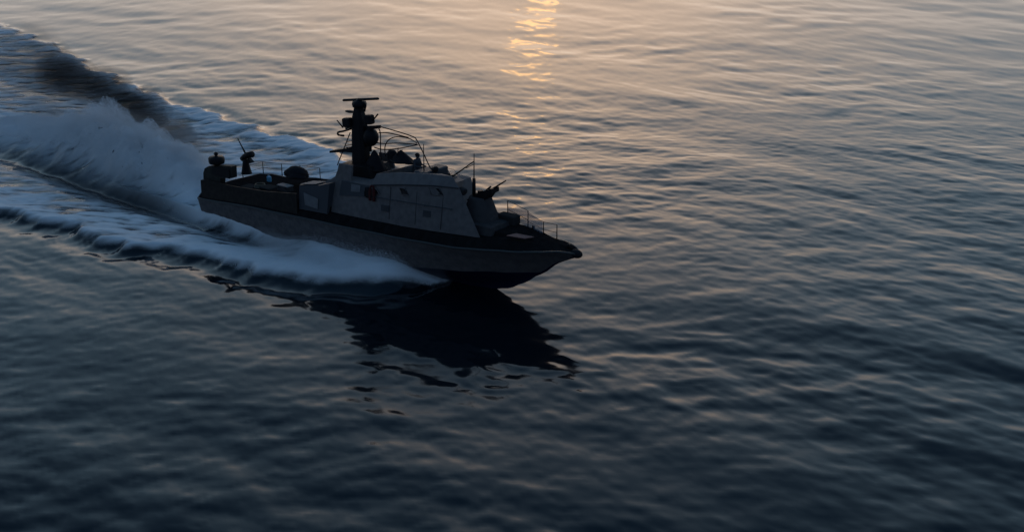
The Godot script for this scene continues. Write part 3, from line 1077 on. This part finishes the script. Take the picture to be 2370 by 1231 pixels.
func make_gear() -> void:
	var at := Vector3(1.57, 4.46, 1.95)
	var r := thing("life_vest", "red life vest hanging on the grey cabin side below the mast", "life vest", at)
	var s := begin(true)
	for sg in [-1.0, 1.0]:
		var rings := []
		for k in 7:
			var f := k / 6.0
			var ring := []
			for i in 10:
				var a := TAU * i / 10.0
				ring.append(Vector3(sg * (0.13 + 0.02 * sin(f * 3.0)) + cos(a) * (0.11 - 0.02 * f), -0.12 - 0.62 * f, 0.06 + sin(a) * 0.05 + 0.04 * f))
			rings.append(ring)
		loft(s, rings)
	put("float_panel", s, mats.red, r)
	s = begin(true)
	tube(s, curve([Vector3(-0.13, -0.12, 0.06), Vector3(-0.08, 0.02, 0.03), Vector3(0.08, 0.02, 0.03), Vector3(0.13, -0.12, 0.06)]), 0.05, 0.05, 8)
	put("collar", s, mats.red, r)
	s = begin()
	bevel_box(s, Vector3(0, -0.5, 0.12), Vector3(0.5, 0.05, 0.04), 0.01)
	put("belt", s, mats.black, r)
	at = Vector3(1.26, 4.36, 1.95)
	var d := thing("jacket", "dark jacket hanging beside the red life vest on the cabin side", "jacket", at)
	s = begin(true)
	var rings := []
	for k in 6:
		var f := k / 5.0
		var ring := []
		for i in 12:
			var a := TAU * i / 12.0
			ring.append(Vector3(cos(a) * (0.13 + 0.07 * f) * (1.0 + 0.12 * sin(a * 4.0)), 0.02 - 0.55 * f, 0.06 + sin(a) * 0.05))
		rings.append(ring)
	loft(s, rings)
	put("body", s, mats.canvas, d)
	for sg in [-1.0, 1.0]:
		s = begin(true)
		tube(s, [Vector3(sg * 0.12, -0.02, 0.06), Vector3(sg * 0.2, -0.25, 0.07), Vector3(sg * 0.2, -0.48, 0.07)], 0.05, 0.04, 8)
		put("sleeve", s, mats.canvas, d)
	for q in [[Vector3(-8.6, 0, 0.8), "coil of rope lying on the aft deck near the quarter housing"], [Vector3(-4.6, 0, -0.3), "coil of rope lying on the aft deck beside the cabin"]]:
		var o: Vector3 = q[0]
		o.y = casing_top(o.x) + 0.03
		var rc := thing("rope_coil", q[1], "rope", o)
		for k in 4:
			s = begin(true)
			var loop := []
			for i in 25:
				var a := TAU * i / 24.0
				loop.append(Vector3(cos(a) * (0.34 - 0.02 * k), 0.04 + 0.05 * k, sin(a) * (0.32 - 0.02 * k)))
			tube(s, loop, 0.035, 0.035, 6)
			put("rope_turn", s, mats.rope_pale, rc)
	for q in [[Vector3(-6.0, 0, 1.2), 0.9, "long grey equipment case on the aft deck by the bulwark"], [Vector3(-3.2, 0, 0.6), 0.6, "short grey equipment case on the aft deck against the side locker"]]:
		var o: Vector3 = q[0]
		o.y = casing_top(o.x) + 0.02
		var ec := thing("equipment_case", q[2], "case", o)
		s = begin()
		bevel_box(s, Vector3(0, 0.15, 0), Vector3(q[1], 0.3, 0.45), 0.03)
		put("body", s, mats.grey, ec)
		s = begin()
		bevel_box(s, Vector3(0, 0.335, 0), Vector3(q[1] + 0.03, 0.07, 0.48), 0.02)
		put("lid", s, mats.light_grey, ec)
		for sg in [-0.3, 0.3]:
			s = begin()
			bevel_box(s, Vector3(sg * q[1], 0.28, 0.245), Vector3(0.06, 0.1, 0.03), 0.008)
			put("latch", s, mats.black, ec)
	at = Vector3(-9.35, 2.38, -0.55)
	var can := thing("jerry_can", "small pale blue can on the aft deck beside the stern gun", "can", at)
	s = begin()
	bevel_box(s, Vector3(0, 0.17, 0), Vector3(0.3, 0.34, 0.18), 0.04)
	put("body", s, mats.pale_blue, can)
	s = begin(true)
	tube(s, curve([Vector3(-0.1, 0.33, 0), Vector3(-0.06, 0.4, 0), Vector3(0.06, 0.4, 0), Vector3(0.1, 0.33, 0)]), 0.018, 0.018, 6)
	put("handle", s, mats.pale_blue, can)


# ---------------------------------------------------------------- crew
func capsule_distance(p: Vector3, a: Vector3, b: Vector3, ra: float, rb: float) -> float:
	var ab := b - a
	var k := clampf((p - a).dot(ab) / maxf(ab.length_squared(), 1e-6), 0.0, 1.0)
	return p.distance_to(a + ab * k) - lerpf(ra, rb, k)


func body_mesh(st: SurfaceTool, bones: Array, cell: float, blend: float) -> void:
	var lo := Vector3(1e9, 1e9, 1e9)
	var hi := -lo
	for q in bones:
		for k in 2:
			var r: Vector3 = Vector3.ONE * (q[2 + k] + cell * 2.0)
			lo = lo.min(q[k] - r)
			hi = hi.max(q[k] + r)
	var n := Vector3i(((hi - lo) / cell).ceil()) + Vector3i.ONE
	var field := PackedFloat32Array()
	field.resize(n.x * n.y * n.z)
	field.fill(1.0)
	for q in bones:
		var m: float = maxf(q[2], q[3]) + 0.09
		var a := Vector3i(((q[0].min(q[1]) - Vector3.ONE * m - lo) / cell).floor()).clamp(Vector3i.ZERO, n - Vector3i.ONE)
		var z := Vector3i(((q[0].max(q[1]) + Vector3.ONE * m - lo) / cell).ceil()).clamp(Vector3i.ZERO, n - Vector3i.ONE)
		for x in range(a.x, z.x + 1):
			for y in range(a.y, z.y + 1):
				for w in range(a.z, z.z + 1):
					var at := (x * n.y + y) * n.z + w
					var d := capsule_distance(lo + Vector3(x, y, w) * cell, q[0], q[1], q[2], q[3])
					var o := field[at]
					var h := clampf(0.5 + 0.5 * (o - d) / blend, 0.0, 1.0)
					field[at] = lerpf(o, d, h) - blend * h * (1.0 - h)
	var vert := {}
	var off := [0, n.y * n.z, n.z, n.y * n.z + n.z, 1, n.y * n.z + 1, n.z + 1, n.y * n.z + n.z + 1]
	for x in n.x - 1:
		for y in n.y - 1:
			for w in n.z - 1:
				var at := (x * n.y + y) * n.z + w
				var inside := 0
				for o in off:
					inside += 1 if field[at + o] < 0.0 else 0
				if inside == 0 or inside == 8:
					continue
				var sum := Vector3.ZERO
				var cnt := 0
				for e in [[0, 1], [2, 3], [4, 5], [6, 7], [0, 2], [1, 3], [4, 6], [5, 7], [0, 4], [1, 5], [2, 6], [3, 7]]:
					var f0 := field[at + off[e[0]]]
					var f1 := field[at + off[e[1]]]
					if (f0 < 0.0) != (f1 < 0.0):
						var k := f0 / (f0 - f1)
						var c0 := Vector3(e[0] & 1, (e[0] >> 1) & 1, (e[0] >> 2) & 1)
						var c1 := Vector3(e[1] & 1, (e[1] >> 1) & 1, (e[1] >> 2) & 1)
						sum += c0.lerp(c1, k)
						cnt += 1
				vert[at] = lo + (Vector3(x, y, w) + sum / cnt) * cell
	var sx := n.y * n.z
	var sy := n.z
	for at in vert:
		for ax in [[sx, sy, 1], [sy, 1, sx], [1, sx, sy]]:
			var f0: float = field[at]
			var f1: float = field[at + ax[0]]
			if (f0 < 0.0) == (f1 < 0.0):
				continue
			var i1: int = at - ax[1]
			var i2: int = at - ax[1] - ax[2]
			var i3: int = at - ax[2]
			if not (vert.has(i1) and vert.has(i2) and vert.has(i3)):
				continue
			if f0 < 0.0:
				quad(st, vert[at], vert[i3], vert[i2], vert[i1])
			else:
				quad(st, vert[at], vert[i1], vert[i2], vert[i3])


func make_person(at: Vector3, label: String) -> void:
	var p := thing("person", label, "person", at)
	# facing +x, hands forward on the wheel
	var bones := [
		[Vector3(0, 0.98, 0), Vector3(0.01, 1.18, 0), 0.15, 0.14], [Vector3(0.01, 1.18, -0.06), Vector3(0.02, 1.36, -0.09), 0.13, 0.11], [Vector3(0.01, 1.18, 0.06), Vector3(0.02, 1.36, 0.09), 0.13, 0.11],
		[Vector3(0.0, 1.42, -0.17), Vector3(0.0, 1.42, 0.17), 0.08, 0.08], [Vector3(0.01, 1.44, 0), Vector3(0.03, 1.56, 0), 0.06, 0.055],
		[Vector3(0.03, 1.63, 0), Vector3(0.05, 1.68, 0), 0.092, 0.10], [Vector3(0.08, 1.58, 0), Vector3(0.09, 1.62, 0), 0.06, 0.07], [Vector3(0.14, 1.62, 0), Vector3(0.165, 1.605, 0), 0.018, 0.02],
	]
	for sg in [-1.0, 1.0]:
		bones.append([Vector3(0, 0.95, 0.09 * sg), Vector3(0.03, 0.5, 0.10 * sg), 0.095, 0.065])
		bones.append([Vector3(0.03, 0.5, 0.10 * sg), Vector3(-0.02, 0.09, 0.11 * sg), 0.065, 0.045])
		bones.append([Vector3(-0.03, 0.05, 0.11 * sg), Vector3(0.16, 0.04, 0.12 * sg), 0.045, 0.04])
		bones.append([Vector3(0, 1.41, 0.19 * sg), Vector3(0.08, 1.15, 0.25 * sg), 0.06, 0.045])
		bones.append([Vector3(0.08, 1.15, 0.25 * sg), Vector3(0.32, 1.12, 0.18 * sg), 0.045, 0.034])
		bones.append([Vector3(0.32, 1.12, 0.18 * sg), Vector3(0.40, 1.12, 0.17 * sg), 0.034, 0.036])
		for k in 4:
			var o := Vector3(0.40, 1.125, (0.14 + 0.02 * k) * sg)
			bones.append([o, o + Vector3(0.05, -0.01, 0), 0.013, 0.012])
			bones.append([o + Vector3(0.05, -0.01, 0), o + Vector3(0.055, -0.05, 0), 0.012, 0.011])
		bones.append([Vector3(0.36, 1.12, 0.14 * sg), Vector3(0.41, 1.10, 0.11 * sg), 0.013, 0.012])
	var st := begin(true)
	body_mesh(st, bones, 0.02, 0.035)
	put("body", st, mats.uniform, p)
	st = begin(true)
	var rings := []
	for k in 7:
		var e := PI / 2 * k / 6.0
		var ring := []
		for i in 16:
			var a := TAU * i / 16.0
			ring.append(Vector3(0.035 + cos(a) * cos(e) * 0.145 + 0.001 * cos(a), 1.67 + sin(e) * 0.135, sin(a) * cos(e) * 0.125 + 0.001 * sin(a)))
		rings.append(ring)
	loft(st, rings)
	put("helmet", st, mats.black, p)
	st = begin()
	bevel_box(st, Vector3(0.02, 1.22, 0), Vector3(0.36, 0.36, 0.42), 0.08)
	put("vest", st, mats.uniform_dark, p)


# ---------------------------------------------------------------- scene
func _ready() -> void:
	rng.seed = 20
	set_light()
	var yaw := deg_to_rad(BOAT_YAW)
	var pit := deg_to_rad(BOAT_PITCH)
	var heel := deg_to_rad(BOAT_HEEL)
	ahead = Vector3(cos(yaw), 0, sin(yaw))
	abeam = Vector3(-sin(yaw), 0, cos(yaw))
	var fwd := ahead * cos(pit) + Vector3.UP * sin(pit)
	var up := abeam.cross(fwd)
	up = up if up.y > 0.0 else -up
	var up2 := up * cos(heel) + abeam * sin(heel)
	var side2 := abeam * cos(heel) - up * sin(heel)
	boat = Transform3D(Basis(fwd, up2, side2), BOAT_AT)

	swell = noise(11, 0.065, 2)
	chop = noise(12, 0.15, 4, 0.45)
	ripple = noise(13, 1.1, 2, 0.5)
	patch = noise(14, 0.055, 2)

	var water := paint("water", lin(0.002, 0.007, 0.012), 0.09)
	water.metallic_specular = 0.42
	var foam := paint("foam", lin(0.86, 0.87, 0.88), 0.85)
	foam.transparency = BaseMaterial3D.TRANSPARENCY_ALPHA
	foam.vertex_color_use_as_albedo = true
	paint("foam_drop", lin(0.86, 0.88, 0.9), 0.5)
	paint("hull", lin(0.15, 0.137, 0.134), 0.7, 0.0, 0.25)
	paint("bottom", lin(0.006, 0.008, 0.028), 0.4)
	paint("cabin", lin(0.185, 0.168, 0.162), 0.7, 0.0, 0.2)
	paint("grey", lin(0.085, 0.08, 0.08), 0.7, 0.0, 0.2)
	paint("light_grey", lin(0.19, 0.19, 0.195), 0.65, 0.0, 0.15)
	paint("dark_grey", lin(0.06, 0.065, 0.075), 0.55)
	paint("rail_grey", lin(0.07, 0.075, 0.075), 0.45)
	paint("deck", lin(0.022, 0.021, 0.021), 0.85, 0.0, 0.3)
	paint("deck_light", lin(0.04, 0.04, 0.04), 0.8)
	for k in ["deck", "deck_light", "grey"]:
		mats[k].metallic_specular = 0.0
		mats[k].specular_mode = BaseMaterial3D.SPECULAR_DISABLED
	paint("brown", lin(0.038, 0.031, 0.026), 0.75, 0.0, 0.3)
	paint("dark_olive", lin(0.04, 0.04, 0.035), 0.7, 0.0, 0.3)
	paint("black", lin(0.010, 0.010, 0.012), 0.55)
	paint("rubber", lin(0.02, 0.02, 0.022), 0.8)
	paint("canvas", lin(0.016, 0.016, 0.019), 0.9)
	paint("rope", lin(0.05, 0.045, 0.04), 0.9)
	paint("rope_pale", lin(0.16, 0.14, 0.11), 0.95)
	paint("red", lin(0.07, 0.012, 0.012), 0.8)
	paint("pale_red", lin(0.2, 0.11, 0.10), 0.6)
	paint("pale_blue", lin(0.16, 0.42, 0.6), 0.5)
	paint("uniform", lin(0.06, 0.065, 0.075), 0.85)
	paint("uniform_dark", lin(0.03, 0.033, 0.04), 0.85)
	paint("glass_dark", lin(0.01, 0.012, 0.016), 0.08)
	var gl := paint("glass", Color(0.5, 0.55, 0.6, 0.12), 0.05)
	gl.transparency = BaseMaterial3D.TRANSPARENCY_ALPHA
	var net := paint("netting", lin(0.32, 0.34, 0.40), 0.8)
	net.albedo_color.a = 0.35
	net.transparency = BaseMaterial3D.TRANSPARENCY_ALPHA

	make_sea()
	var sea := get_node("sea")
	sea.set_meta("kind", "structure")
	sea.set_meta("label", "calm rippled sea under a dusk sky")
	make_boat()
	make_guns()
	make_covers()
	make_gear()
	make_person(Vector3(2.95, 4.27, 0.0), "crewman in a dark helmet on the open bridge, head and shoulders showing")
	make_foam()
	make_spray()
	make_mist()
